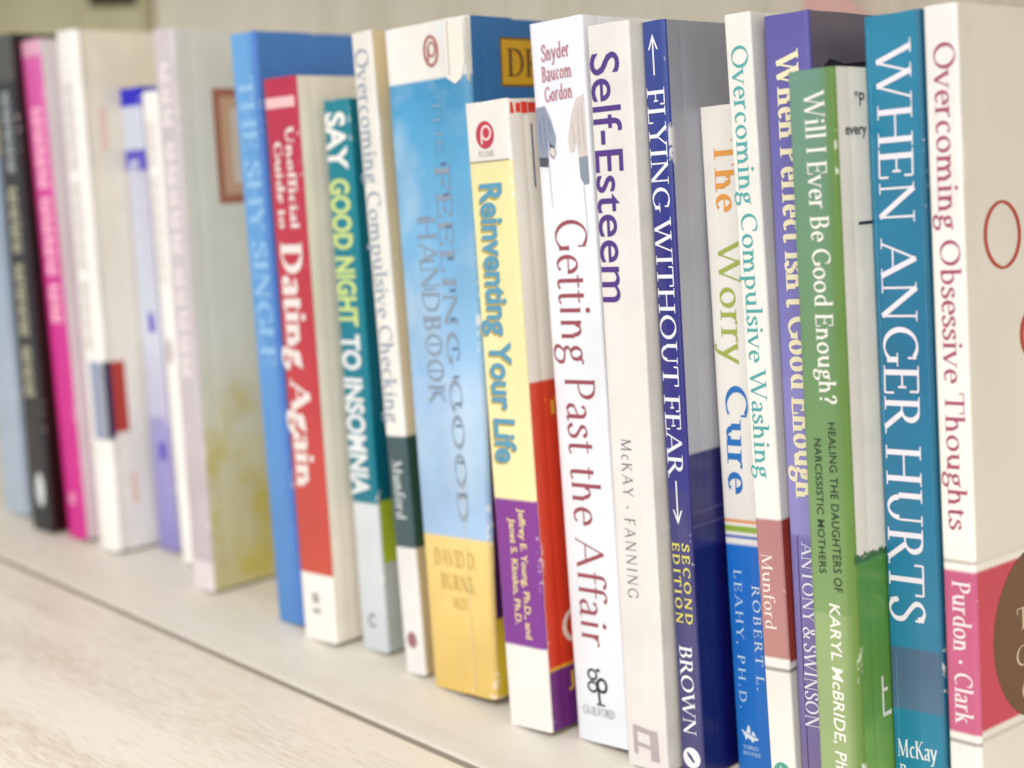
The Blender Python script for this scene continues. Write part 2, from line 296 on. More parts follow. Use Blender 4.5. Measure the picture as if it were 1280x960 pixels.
# ----------------------------------------------------------------------------- books
TH = .00035
class Book: pass
def make_book(label, X, Y, t, lean, h, yaw, spine_mat, front_mat, back_mat=None, depth=.142, r=.0012, bulge=.00006, taper=None, crease=.00012, group='books standing in a row on the shelf', curl=0.0, tilt_top=0.0):
    k = Book(); t = t-.0004; k.t, k.h, k.r, k.bulge, k.taper = t, h, r, bulge, taper
    root = empty('book', (X, Y, 0), (0, -math.radians(lean), math.radians(yaw))); tag(root, label, 'book', group); k.root = root
    seed = random.uniform(0, 50)
    def warp(x, y, z):
        if taper: x = x*(taper[0]+(taper[1]-taper[0])*z/h)/t
        return (x, y, z)
    def ysurf(a):
        a = min(max(a, 0), t); y = -bulge*(1-(2*a/t-1)**2)
        if a < r: y += r-math.sqrt(max(0, r*r-(r-a)**2))
        elif a > t-r: y += r-math.sqrt(max(0, r*r-(a-t+r)**2))
        return y
    def xcover(b):
        return t-crease*math.exp(-((b-.0075)/.0009)**2)+curl*max(0, b-.012)**2
    k.warp, k.ysurf, k.xcover = warp, ysurf, xcover
    # spine: a curved sheet of real thickness, wrapping round both corners
    prof = [(r-r*math.cos(math.radians(q)), ) for q in (0, 18, 36, 54, 72, 90)]
    aa = [p[0] for p in prof]+[r+(t-2*r)*i/10 for i in range(1, 10)]+[t-p[0] for p in reversed(prof)]
    nz = 46; na = len(aa); V = []; W = []
    zl = [0, .0006, .0015, .003]+[.003+(h-.006)*i/(nz-8) for i in range(1, nz-8)]+[h-.003, h-.0015, h-.0006, h]
    nz = len(zl)
    for layer in (0, 1):
        for iz, z in enumerate(zl):
            for a in aa:
                y = ysurf(a); x = a
                if layer: x = TH+a*(t-2*TH)/t; y = y+TH
                zz = z
                if iz in (0, nz-1): zz += noise.noise((a*160, seed, iz))*.00022
                y += noise.noise((seed+3, a*25, z*22))*.000014
                V.append(warp(x, y, zz))
                e = 0.0
                if a < r*.55 or a > t-r*.55: e = .7
                if iz < 2 or iz >= nz-2: e = 1.0
                elif iz in (2, nz-3): e = max(e, .5)
                W.append(e)
    F = []; S = na*nz
    for i in range(nz-1):
        for j in range(na-1):
            p = i*na+j; F.append((p, p+1, p+na+1, p+na)); F.append((S+p, S+p+na, S+p+na+1, S+p+1))
    for j in range(na-1):
        F.append((j, S+j, S+j+1, j+1)); p = (nz-1)*na+j; F.append((p, p+1, S+p+1, S+p))
    for i in range(nz-1):
        p = i*na; F.append((p, p+na, S+p+na, S+p)); p = i*na+na-1; F.append((p, S+p, S+p+na, p+na))
    k.spine = mesh_obj('spine', V, F, spine_mat, root, attr=W, sharp=50)
    def cover(name, right, m):
        bs = [r, .003, .005, .0062, .0068, .0075, .0082, .0088, .011, .018, .03, .05, .08, .11, depth-.001, depth]; V = []; F = []; W = []
        zs = [0, .0007, .002]+[.002+(h-.004)*i/20 for i in range(1, 20)]+[h-.002, h-.0007, h]; nb = len(bs)
        for layer in (0, 1):
            for iz, z in enumerate(zs):
                for b in bs:
                    x = xcover(b) if right else crease*math.exp(-((b-.0075)/.0009)**2)
                    if layer: x += -TH if right else TH
                    zz = z+(noise.noise((b*90, seed+7, iz))*.00018 if iz in (0, len(zs)-1) else 0)
                    V.append(warp(x, b, zz)); W.append(1.0 if iz < 1 or iz >= len(zs)-1 or b > depth-.0012 else (.45 if b <= r else 0))
        S = nb*len(zs)
        for i in range(len(zs)-1):
            for j in range(nb-1):
                p = i*nb+j; q = [(p, p+1, p+nb+1, p+nb), (S+p, S+p+nb, S+p+nb+1, S+p+1)]
                F += q if right else [f[::-1] for f in q]
        for j in range(nb-1):
            p = (len(zs)-1)*nb+j; F += [(j, S+j, S+j+1, j+1), (p, p+1, S+p+1, S+p)]
        for i in range(len(zs)-1):
            p = i*nb; F.append((p, p+nb, S+p+nb, S+p)); p += nb-1; F.append((p, S+p, S+p+nb, p+nb))
        return mesh_obj(name, V, F, m, root, attr=W, sharp=40)
    k.front = cover('front_cover', True, front_mat); k.back = cover('back_cover', False, back_mat or spine_mat)
    x0, x1, y0, y1, z0, z1 = TH*1.3, t-TH*1.3-crease, r+.0006, depth-.002, .0004, h-.0005
    pv = [warp(x, y, z) for z in (z0, z1) for x, y in ((x0, y0), (x1, y0), (x1, y1), (x0, y1))]
    mesh_obj('page_block', pv, [(3,2,1,0),(4,5,6,7),(0,1,5,4),(1,2,6,5),(2,3,7,6),(3,0,4,7)], PAGES, root, smooth=False)
    return k
# marks printed on a book.  face 's' spine (u = mm across, v = mm up), 'c' front cover (u = mm back from the spine, v = mm up)
LIFT = .00005
def surf(k, face, u, v, layer=0):
    o = LIFT+layer*5e-6; u /= 1000; v /= 1000
    if face == 's':
        t = k.t
        if k.taper: u = u*t/(k.taper[0]+(k.taper[1]-k.taper[0])*v/k.h)
        return k.warp(u, k.ysurf(min(max(u, k.r*.7), k.t-k.r*.7))-o-.00009, v)
    return k.warp(k.xcover(u)+o, u, v)
def decal(k, name, face, polys, m, label=None, layer0=0):
    """polys: [(points, layer)] flat printed marks lying on the face"""
    V = []; F = []
    for q in polys:
        pts, ly = q if isinstance(q, tuple) else (q, 0)
        n = len(V); V += [surf(k, face, u, v, ly+layer0) for u, v in pts]; F.append(tuple(range(n, n+len(pts))))
    o = mesh_obj(name, V, F, m, k.spine if face == 's' else k.front, smooth=False)
    if label: o['label'] = label
    return o
def grid_rect(u0, v0, u1, v1, n=6):
    us = [u0+(u1-u0)*i/n for i in range(n+1)]
    return [[(us[i], v0), (us[i+1], v0), (us[i+1], v1), (us[i], v1)] for i in range(n)]
def disc(cu, cv, r, rv=None, n=40):
    return [(cu+r*math.cos(math.tau*i/n), cv+(rv or r)*math.sin(math.tau*i/n)) for i in range(n)]
def ring(cu, cv, ru, rv, w0, w1=None, n=56, tilt=0):
    out = []; w1 = w1 or w0
    for i in range(n):
        q = []
        for s, j in ((1, i), (1, i+1), (0, i+1), (0, i)):
            a = math.tau*j/n; w = w0+(w1-w0)*abs(math.cos(a-tilt)); q.append((cu+(ru-(0 if s else w))*math.cos(a), cv+(rv-(0 if s else w))*math.sin(a)))
        out.append(q)
    return out
SANS = {}
def sans_polys(txt, bold=0.0, track=1.0):
    key = (txt, bold, track)
    if key in SANS: return SANS[key]
    def get(s):
        c = bpy.data.curves.new('t', 'FONT'); c.body = s; c.size = 1; c.offset = bold; c.space_character = track; c.resolution_u = 4
        o = bpy.data.objects.new('t', c); COL.objects.link(o)
        me = bpy.data.meshes.new_from_object(o.evaluated_get(bpy.context.evaluated_depsgraph_get()))
        vs = [(v.co.x, v.co.y) for v in me.vertices]; fs = [[vs[i] for i in p.vertices] for p in me.polygons]
        bpy.data.objects.remove(o); bpy.data.curves.remove(c); bpy.data.meshes.remove(me); return fs, vs
    _, vs = get('H'); cap = max(v[1] for v in vs); base = min(v[1] for v in vs); cap -= base
    fs, vs = get(txt); x0 = min(v[0] for v in vs); x1 = max(v[0] for v in vs)
    polys = [([((u-x0)/cap, (v-base)/cap) for u, v in f], 0) for f in fs]
    SANS[key] = (polys, (x1-x0)/cap); return SANS[key]
def text(k, name, face, txt, m, z0, z1, base0, cap0, base1=None, cap1=None, style=None, sans=None, layer0=0, label=None, shear=0.0):
    """words running down a spine from z0 to z1; letter feet at base, tops at cap (mm across), which may drift to base1, cap1"""
    base1 = base0 if base1 is None else base1; cap1 = cap0 if cap1 is None else cap1
    polys, L = sans_polys(txt, *(sans or (0.0,))) if sans is not None else pen_text(txt, **(style or {}))
    out = []
    for pts, ly in polys:
        q = []
        for x, y in pts:
            s = (x+shear*y)/L; b = base0+(base1-base0)*s; c = cap0+(cap1-cap0)*s
            q.append((b+(c-b)*y, z0+(z1-z0)*s))
        out.append((q, ly))
    return decal(k, name, face, out, m, label, layer0)
def htext(k, name, face, txt, m, u0, u1, v0, v1, style=None, sans=None, layer0=0, rise=0.0):
    polys, L = sans_polys(txt, *(sans or (0.0,))) if sans is not None else pen_text(txt, **(style or {}))
    out = [([(u0+(u1-u0)*x/L, v0+(v1-v0)*y+rise*x/L) for x, y in pts], ly) for pts, ly in polys]
    return decal(k, name, face, out, m, None, layer0)
def smudged_letters(k, name, face, m, z0, z1, a0, a1, sizes, gap=1.2):
    """lettering too blurred to read: upright blocks of letter size"""
    rnd = random.Random(int(z0*7)); z = z0; out = []
    i = 0
    while z > z1:
        s = sizes[i % len(sizes)]; i += 1
        if s < 0: z += s; continue
        e = rnd.uniform(-.4, .4)
        out += [([(a0+.3, z), (a1+e, z), (a1+e, z-s*.3), (a0+.3, z-s*.3)], 0), ([(a0, z-s*.36), (a1*.55+a0*.45, z-s*.36), (a1*.55+a0*.45, z-s), (a0, z-s)], 0), ([(a0*.3+a1*.7, z-s*.5), (a1, z-s*.5), (a1, z-s), (a0*.3+a1*.7, z-s)], 0)]
        z -= s+gap
    return decal(k, name, face, out, m)
# ----------------------------------------------------------------------------- the row, from the far left to the near right
def bands(*seq):
    """bands('hex', z, 'hex', z, 'hex') bottom to top with hard edges; ('hexA','hexB') inside a band fades from A up to B"""
    out = []; lo = 0.0
    for i in range(0, len(seq), 2):
        hi = seq[i+1] if i+1 < len(seq) else 250
        c = seq[i]; a, b = c if isinstance(c, tuple) else (c, c)
        out += [(lo+.06, a), (min(hi, 235) if hi == 250 else hi-.06, b)]; lo = hi
    return out
ROMAN = dict(thick=.15, thin=.05, serif=.1, sh=.04)
BOLDROMAN = dict(thick=.21, thin=.075, serif=.09, sh=.055)
LIGHT = dict(thick=.105, thin=.045, serif=.08, sh=.03)
FLARE = dict(thick=.13, thin=.06, serif=0)

# light blue book at the far left end, mostly outside the frame
k = make_book('light blue book at the left end of the row, left of the black one', -.6465, .3495, .022, 4.7, .170, -.69,
    print_mat('light_blue_spine', bands(('a9b6c4', '93a5ba'))), print_mat('light_blue_cover', bands(('c3ccd6', 'a9bed8'))))
# black book
k = make_book('black book with tan spine lettering and a white oval near its foot', -.61133, .34417, .01802, 4.663, .22501, -.69,
    print_mat('black_spine', bands('25262a', 205, '4c4f4a')), print_mat('black_cover', bands(('2c1013', '2a1a1a'), 120, '1d1b1a')))
smudged_letters(k, 'title_lettering', 's', ink('b0ae94'), 158, 62, 5.5, 12.6, [7,6,7,5,-4,8,7,6,7,-4,7,6], 1.4)
smudged_letters(k, 'author_lettering', 's', ink('a7adb0'), 200, 166, 7, 13, [6,7,6,5], 1.3)
decal(k, 'emblem', 's', [disc(10.5, 19.5, 3.6, 8)], ink('d9dcdd'))
# pink book
k = make_book('magenta pink book with pale pink spine lettering', -.58812, .34879, .01573, 6.176, .22322, -.69,
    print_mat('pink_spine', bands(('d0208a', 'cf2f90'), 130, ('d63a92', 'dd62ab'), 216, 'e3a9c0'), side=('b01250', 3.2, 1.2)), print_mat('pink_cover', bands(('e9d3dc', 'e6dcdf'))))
smudged_letters(k, 'title_lettering', 's', ink('ffb2cd'), 194, 100, 5, 14, [8,7,9,8,-3,7,8,9,7,-3,8], 1.1)
smudged_letters(k, 'emblem', 's', ink('f0a6c8'), 21, 15, 5, 10, [5], 1)
# white book with a picture on its spine and cover
k = make_book('white book with a small dark blue and red picture low on its spine and cover', -.56443, .34913, .01634, 5.114, .22685, -.69,
    print_mat('white_gloss_spine', bands('f6f2ec'), rough=.25, coat=.4),
    print_mat('cream_cover', bands(('eae8e2', 'efe6d2'))), r=.004)
decal(k, 'cover_picture', 's', grid_rect(6.5, 50.5, 15.5, 85), ink('9aa2b8'))
decal(k, 'cover_picture', 'c', grid_rect(.9, 50.5, 4.6, 85, 2), ink('2a2450'))
decal(k, 'cover_picture', 'c', grid_rect(4.6, 53, 11.5, 84.6, 2)+[], ink('b5382e'))
for q in (grid_rect(10, 20, 13.5, 34, 1), grid_rect(9, 176, 13, 194, 1)): decal(k, 'cover_lettering', 'c', q, ink('ecd0c0'))
smudged_letters(k, 'title_lettering', 's', ink('dcd4cb'), 205, 95, 5, 12, [6,7,6,7,6,-4,7,6,7,6,7,-4,7,6], 1.2)
# lavender book
k = make_book('lavender book with a deep blue top edge, behind the slim white one', -.54542, .36894, .01493, 5.902, .20370, -.69,
    print_mat('lavender_spine', bands(('8f88c6', 'a39fcf'), 60, ('c2c2da', 'd2d5e2'), 100, ('d2d5e2', 'c9c6d6'), 168, '5a4ec4', 177, 'd3d9e8', 196, '1c10c4')), print_mat('lavender_cover', bands(('c9c3d6', 'b9b0cf'), 196, '1c10c4')))
smudged_letters(k, 'title_lettering', 's', ink('d3d9e8'), 195, 112, 3.5, 11, [8,7,-5,7,7,6,8,-4,7,6,7], 1.2)
for q in (grid_rect(7.5, 41, 12, 49, 2), grid_rect(7.5, 98, 12, 107, 2)): decal(k, 'emblem', 's', q, ink('5540c0'))
# slim white book
k = make_book('slim glossy white book standing in front of the lavender one', -.52341, .36413, .01368, 6.120, .20265, -.69,
    print_mat('slim_white_spine', bands('faf6f0'), rough=.22, coat=.5), print_mat('slim_white_cover', bands('eee6e2')), r=.0045)
smudged_letters(k, 'title_lettering', 's', ink('e3d9d3'), 190, 120, 4.5, 10, [5,6,5,-3,6,5,6,5], 1.2)
decal(k, 'emblem', 's', [disc(7, 93, 2.6, 6)], ink('c9c0bd'))
# mauve and olive book
k = make_book('mauve spined book with a pale cover, brown square frame and olive splashes', -.49107, .34845, .01431, 4.894, .22704, -.69,
    print_mat('mauve_spine', bands('e6dadc', 12, ('c3b8bc', 'cbc1c5'), 110, ('cbc2c5', 'd6cccd')), mottle=.16), 
    print_mat('sage_cover', bands(('c9bf8e', 'd3d0b4'), 62, ('d3d2bf', 'd9ddd8'), 110, ('d9ddd8', 'dadbd3')), mottle=.08, blotch=('c4b650', 42, .5, .68, 92, 74)))
smudged_letters(k, 'title_lettering', 's', ink('eee2e2'), 214, 90, 4, 10.5, [8,6,7,-4,7,8,6,7,8,-4,7,6,8,7], 2.0)
def frame_polys(u0, v0, u1, v1, w):
    return [[(u0,v0),(u1,v0),(u1,v0+w),(u0,v0+w)], [(u0,v1-w),(u1,v1-w),(u1,v1),(u0,v1)], [(u0,v0+w),(u0+w,v0+w),(u0+w,v1-w),(u0,v1-w)], [(u1-w,v0+w),(u1,v0+w),(u1,v1-w),(u1-w,v1-w)]]
pic = decal(k, 'framed_picture', 'c', frame_polys(16.6, 158, 62, 204, 3.4), ink('a8705a'))
decal(k, 'framed_picture', 'c', frame_polys(20, 161.4, 58.6, 200.6, 4.5), ink('cda88c'))
decal(k, 'framed_picture', 'c', grid_rect(24.5, 165.9, 54.1, 196.1, 4), ink('d8cdc4'))
# blue book
k = make_book('tall blue book with faint light blue lettering, left of the red one', -.43613, .34926, .01590, 6.553, .22558, -.69,
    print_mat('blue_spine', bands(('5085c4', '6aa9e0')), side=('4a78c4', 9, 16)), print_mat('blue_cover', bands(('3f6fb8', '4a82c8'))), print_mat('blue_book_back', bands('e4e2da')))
text(k, 'title_lettering', 's', 'THE SHY SINGLE', ink('93c2ea'), 210, 101, 3.4, 12.4, style=BOLDROMAN)
# red book
k = make_book('red book with bold white lettering and a white foot, cream cover', -.41555, .34525, .01878, 5.969, .20935, -.69,
    print_mat('red_spine', bands('f3efe6', 25.6, ('c54e3c', 'c03a42'), 100, ('c03a42', 'b9244c'))), print_mat('cream_paper_cover', bands(('f1e8d6', 'f3ead6'))))
W = ink('efe4de')
decal(k, 'title_rule', 's', grid_rect(.9, 198.6, 17.6, 202.4), ink('f0c3c3'))
text(k, 'title_lettering', 's', 'Dating Again', W, 150, 58.6, 3.6, 15.6, 2.8, 13.2, style=dict(thick=.24, thin=.09, serif=.08, sh=.06))
text(k, 'subtitle_lettering', 's', 'Unofficial', W, 192, 155, 11.2, 15.8, 10.6, 15.2, style=BOLDROMAN)
text(k, 'subtitle_lettering', 's', 'Guide to', W, 187, 155, 4.2, 8.6, 3.8, 8.2, style=BOLDROMAN, layer0=1)
decal(k, 'emblem', 's', grid_rect(6.5, 14.5, 10.5, 18.5, 1)+grid_rect(6.5, 10.5, 11, 12.5, 1), ink('a9a8a4'))
# teal book
k = make_book('teal book lettered in white and pale lime, silver grey foot', -.39160, .35330, .01438, 6.208, .20235, -.69,
    print_mat('teal_spine', bands(('c9ced2', 'd6dadd'), 56.4, ('0f7689', '0b8494'))), print_mat('teal_cover', bands('b9bcb8', 34, 'a9b82c', 57.2, ('0a5f72', '0c7384'))))
text(k, 'title_lettering', 's', 'SAY', ink('f2f0ea'), 198, 177.5, .9, 11.8, sans=(.035,))
text(k, 'title_lettering', 's', 'GOOD NIGHT', ink('cfe08a'), 174.5, 121.5, .9, 11.6, .7, 11.2, sans=(.035,))
text(k, 'title_lettering', 's', 'TO INSOMNIA', ink('e9ecec'), 118.5, 58.8, .7, 11.2, .6, 10.6, sans=(.035,))
htext(k, 'emblem', 's', 'C', ink('5d6a72'), 4.8, 8.6, 9.2, 14.2, sans=(.02,))
# slim white book with a dark green band
k = make_book('slim white book with a dark green band and grey lettering, tan cover edge', -.36330, .34865, .01051, 7.615, .22640, -.69,
    print_mat('white_green_spine', bands('e6e4e0', 46.5, '42585c', 86.2, ('ece8e0', 'e8e3d8'))), print_mat('tan_cover', bands('cbb891', 46.5, '31503f', 86.2, ('ecd3ab', 'ead3a8'))))
text(k, 'title_lettering', 's', 'Overcoming Compulsive Checking', ink('9aa5b4'), 221, 91, 1.6, 8.4, style=ROMAN)
text(k, 'author_lettering', 's', 'Munford', ink('d9dfe0'), 78, 56.5, 2.6, 7.6, style=ROMAN)
decal(k, 'emblem', 's', [disc(5, 12.6, 2.4, 3)], ink('a06a70'))
# thick blue and yellow handbook
k = make_book('thick worn blue and yellow book with a torn white top hinge', -.34772, .34723, .0362, 7.075, .22679, -.69,
    print_mat('sky_spine', bands(('e3c06c', 'ecd083'), 54.8, ('a4c2e2', '9dbfe2'), 110, ('95bde0', '58a6d2'), 190, ('58a6d2', '3f93c2'), 208.6, 'f0eae0'), mottle=.2, mottle_scale=22, wear_amt=.4, blotch=('c3d6e6', 26, .46, .75, 60, 66)), 
    print_mat('handbook_cover', bands(('d8bd2c', 'd9bb34'), 28, ('4a1f55', '5a2450'), 102, ('94aec0', '3f79ae'), 150, ('3f79ae', '2b6ba8')), wear_amt=.5), taper=(.0306, .0394), r=.0022, bulge=.0003)
SILVER = ink('93a3b4', .35, .15)
text(k, 'title_lettering', 's', 'THE', ink('86aac6', .35, .2), 203, 184, 21.5, 25.5, 21.8, 25.8, style=LIGHT)
text(k, 'title_lettering', 's', 'FEELING GOOD', SILVER, 181, 60, 20.5, 27.6, 19.4, 24.4, style=dict(thick=.14, thin=.06, serif=.08, sh=.04))
text(k, 'title_lettering', 's', 'HANDBOOK', SILVER, 164.5, 101, 10.2, 19.2, 9.6, 17.4, style=dict(thick=.14, thin=.06, serif=.08, sh=.04))
DASH = ink('5d6f8c', .4)  # dark shine of the foil letters painted on as flat dashes
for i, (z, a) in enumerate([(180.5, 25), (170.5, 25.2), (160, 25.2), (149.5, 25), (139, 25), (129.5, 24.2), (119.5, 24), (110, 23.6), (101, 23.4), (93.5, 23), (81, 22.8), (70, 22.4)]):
    decal(k, 'painted_glint', 's', [[(a-1.6, z), (a+1.4, z+.2), (a+1.2, z+1.0), (a-1.2, z+.8)]], DASH, layer0=8)
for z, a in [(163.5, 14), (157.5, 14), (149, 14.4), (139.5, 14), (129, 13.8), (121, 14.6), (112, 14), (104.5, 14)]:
    decal(k, 'painted_glint', 's', [[(a-3, z), (a+3, z+.3), (a+3, z+.8), (a-3, z+.6)]], ink('8593a8', .4), layer0=8)
decal(k, 'crease', 's', [[(30.6, 209), (31.0, 209), (31.4, 226), (31.0, 226)]], ink('a8a296', .8), layer0=8)  # shadow line beside the torn strip, drawn in grey
GOLD = ink('c39f52')
htext(k, 'author_lettering', 's', 'DAVID D.', GOLD, 6, 26.5, 44.8, 50.6, style=ROMAN)
htext(k, 'author_lettering', 's', 'BURNS,', GOLD, 8.5, 25, 36.4, 42, style=ROMAN)
htext(k, 'author_lettering', 's', 'M.D.', GOLD, 13.5, 21.5, 30, 34, style=ROMAN)
decal(k, 'emblem', 's', ring(23, 217.5, 3.6, 5.2, 1.2), ink('b4776f'))
decal(k, 'emblem', 's', ring(23.4, 218, 1.9, 2.6, .8)+[[(21.2, 214.5), (22.1, 214.5), (22.1, 219), (21.2, 219)]], ink('b4776f'))
# where the laminate has torn away at the top of the hinge the bare board shows
decal(k, 'torn_hinge', 's', [[(29.6, 208), (33, 206), (36, 207.5), (37.9, 213), (38.2, 226.2), (29.4, 226.2)]], ink('ebe4d8', .8), layer0=2)
decal(k, 'torn_hinge', 'c', [[(-.4, 207), (.6, 205.6), (1.3, 209), (1.0, 216), (1.6, 221), (1.0, 226.2), (-.4, 226.2)]], ink('ebe4d8', .8), layer0=2)
decal(k, 'crease', 's', [[(21.6, 2), (22.0, 2), (22.5, 40), (22.2, 40)], [(22.2, 40), (22.5, 40), (23.1, 84), (22.9, 84)]], ink('d9cda8', .6), layer0=6)
decal(k, 'cover_label', 'c', grid_rect(15.4, 204.6, 58, 220.6, 8), ink('7a5a20'))
decal(k, 'cover_label', 'c', grid_rect(16.2, 205.4, 57.2, 219.8, 8), ink('d9a824'), layer0=2)
htext(k, 'cover_lettering', 'c', 'DR', ink('5a3a28'), 18.6, 35, 208, 217, style=ROMAN, layer0=4)
# yellow and purple paperback
k = make_book('small yellow and purple paperback with blue lettering and a white top', -.30736, .34299, .01894, 7.164, .20374, -.69,
    print_mat('yellow_purple_spine', bands('ebe7e1', 27.4, ('7b3590', '83388f'), 76.4, ('f0e7ae', 'ebe2a6'), 185.3, 'eae4dc'), wear_amt=.4), 
    print_mat('red_cream_cover', bands(('6a2a78', '702c7c'), 19.6, 'e8b02c', 20.6, ('d23a22', 'd4452c'), 114.4, ('ece4d8', 'ede6da')), wear_amt=.5), crease=.0002)
text(k, 'title_lettering', 's', 'Reinventing Your Life', ink('b9a34a'), 177.6, 88, 3.6, 13.4, 2.1, 11.6, sans=(.03,))
text(k, 'title_lettering', 's', 'Reinventing Your Life', ink('5b9bb8'), 178.2, 88.6, 4.2, 14.0, 2.7, 12.2, sans=(.03,), layer0=3)
text(k, 'author_lettering', 's', 'Jeffrey E. Young, Ph.D., and', ink('f0d9a0'), 74, 30.6, 11.0, 13.8, 10.6, 13.4, sans=(.02,))
text(k, 'author_lettering', 's', 'Janet S. Klosko, Ph.D.', ink('f0d9a0'), 70.5, 35, 6.6, 9.4, 6.3, 9.1, sans=(.02,))
decal(k, 'title_rule', 's', grid_rect(.3, 184.9, 17.9, 185.4), ink('a59a80'))
decal(k, 'emblem', 's', [disc(8.3, 193.4, 3.9, 4.3)], ink('bf3a4c'))
decal(k, 'emblem', 's', ring(8.9, 194, 2.2, 2.4, .7)+[[(6.5, 190.6), (7.2, 190.6), (7.2, 194.5), (6.5, 194.5)]], ink('f2dcd8'), layer0=2)
htext(k, 'publisher_lettering', 's', 'PLUME', ink('8d7f78'), 4.9, 11.8, 186.6, 188.4, style=LIGHT)
decal(k, 'cover_lettering', 'c', [[(1.2, 199.2), (3, 199.2), (2.6, 202.6), (1.4, 202.6)]]+grid_rect(3.8, 199.4, 6, 202.4, 1)+grid_rect(6.4, 199.2, 9.2, 202.8, 1)+grid_rect(9.5, 199.4, 16, 202.6, 1), ink('e23a28'))
decal(k, 'cover_rule', 'c', grid_rect(10.2, 176, 10.9, 196, 1), ink('2e2a6a'))
htext(k, 'cover_lettering', 'c', 'T', ink('e9b53a'), 8, 15, 103.4, 109, sans=(.03,))
htext(k, 'cover_lettering', 'c', 'J', ink('e9b53a'), 10.2, 13, 13, 18, sans=(.03,))
htext(k, 'cover_lettering', 'c', 'O', ink('efe2d2'), 8.8, 24, 27, 39, sans=(.0,), layer0=1)
decal(k, 'crease', 'c', [[(.9, 3), (1.15, 3), (1.3, 60), (1.1, 60)], [(1.1, 60), (1.3, 60), (.8, 113), (.7, 113)]], ink('f0cfc0', .6), layer0=3)
# white book with two figures
k = make_book('white book with maroon lettering and two cropped figures near its top', -.28392, .35040, .02176, 7.282, .22876, -.69,
    print_mat('bluish_white_spine', bands(('e4e7ec', 'e9ebf0'), 140, ('ebedf2', 'edeff6')), rough=.32, side=('e9e8ea', 3, .6)), print_mat('bluish_white_cover', bands(('e6e8ea', 'eceef2'))))
M2 = ink('b98088')
for nm, zt, zb, a0, a1 in (('Snyder', 221.6, 216.8, 4.6, 16), ('Baucom', 215.2, 210.6, 4.2, 16.4), ('Gordon', 209, 204.3, 4.8, 16.2)):
    htext(k, 'author_lettering', 's', nm, M2, a0, a1, zb, zt, style=dict(thick=.2, thin=.1, serif=.05, sh=.05), rise=.5)
# the two figures, seen from the shoulders down, printed on the spine
decal(k, 'printed_figure', 's', [([(.5, 203), (4.6, 203.4), (6.8, 199), (8.4, 193.5), (7.8, 190.5), (6.2, 189.6), (5.2, 193), (4.8, 187.6), (.8, 188)], 0)], ink('8f97ab'), 'left printed figure in a grey blue shirt')
decal(k, 'printed_figure', 's', [([(.8, 187.9), (4.8, 187.5), (4.9, 184.6), (.9, 185)], 0), ([(5.4, 192.2), (7.6, 190.6), (8.1, 188.6), (6.8, 187), (5.6, 188)], 1)], ink('4d5260'))
decal(k, 'printed_figure', 's', [([(5.9, 190.6), (7.5, 190.2), (7.9, 188.4), (6.6, 187.4), (5.6, 189)], 3)], ink('dfd3cc'))
decal(k, 'printed_figure', 's', [([(3.6, 200.6), (4.0, 200.6), (4.4, 190), (4.1, 190)], 4), ([(1.8, 199), (2.3, 199), (2.4, 191), (2.0, 191)], 4), ([(5.2, 199.6), (5.6, 199.2), (6.8, 194.6), (6.4, 194.6)], 4)], ink('74809a'))
decal(k, 'printed_figure', 's', [([(20.6, 205.5), (17.4, 204.4), (15.2, 200), (13.2, 192.4), (13.8, 188.5), (15.6, 188.6), (16.4, 192), (17, 186.6), (20.6, 187)], 0)], ink('d6cbc6'), 'right printed figure in a beige blouse')
decal(k, 'printed_figure', 's', [([(17, 186.6), (20.6, 187), (20.6, 178.6), (18.6, 178.2), (17.2, 180.5)], 0)], ink('8b93a0'))
decal(k, 'printed_figure', 's', [([(17.6, 202), (17.9, 202), (17.9, 190), (17.5, 190)], 3), ([(19.2, 203), (19.5, 203), (19.7, 189), (19.3, 189)], 3), ([(15.2, 197), (15.5, 197.4), (15.9, 191), (15.5, 191)], 3)], ink('bfb0ac'))
decal(k, 'printed_figure', 's', [([(4.6, 186), (4.95, 186), (5.2, 172), (4.9, 172)], 0), ([(18.1, 178), (18.5, 178), (18.9, 163), (18.6, 163)], 0)], ink('b9bcc4'))
text(k, 'title_lettering', 's', 'Getting Past the Affair', ink('9c4a55'), 168.8, 31.8, 5.2, 18.4, 4.9, 15.6, style=dict(thick=.105, thin=.04, serif=.02, sh=.03))
decal(k, 'emblem', 's', ring(8.2, 22.8, 2.1, 2.0, .8)+ring(8.0, 18.7, 2.2, 2.0, .8)+ring(12, 19.6, 2.3, 2.6, 1.0)+[[(9.3, 12.8), (12.8, 12.8), (12.8, 13.4), (9.3, 13.4)], [(10.2, 13.4), (11.2, 13.4), (10.6, 21), (9.6, 21)], [(9.9, 24), (11.4, 24), (11.4, 25), (9.9, 25)]], ink('2a2c30'))
htext(k, 'publisher_lettering', 's', 'GUILFORD', ink('6f7682'), 3.2, 16.6, 9.2, 12.0, style=dict(thick=.13, thin=.05, serif=.08, sh=.03))
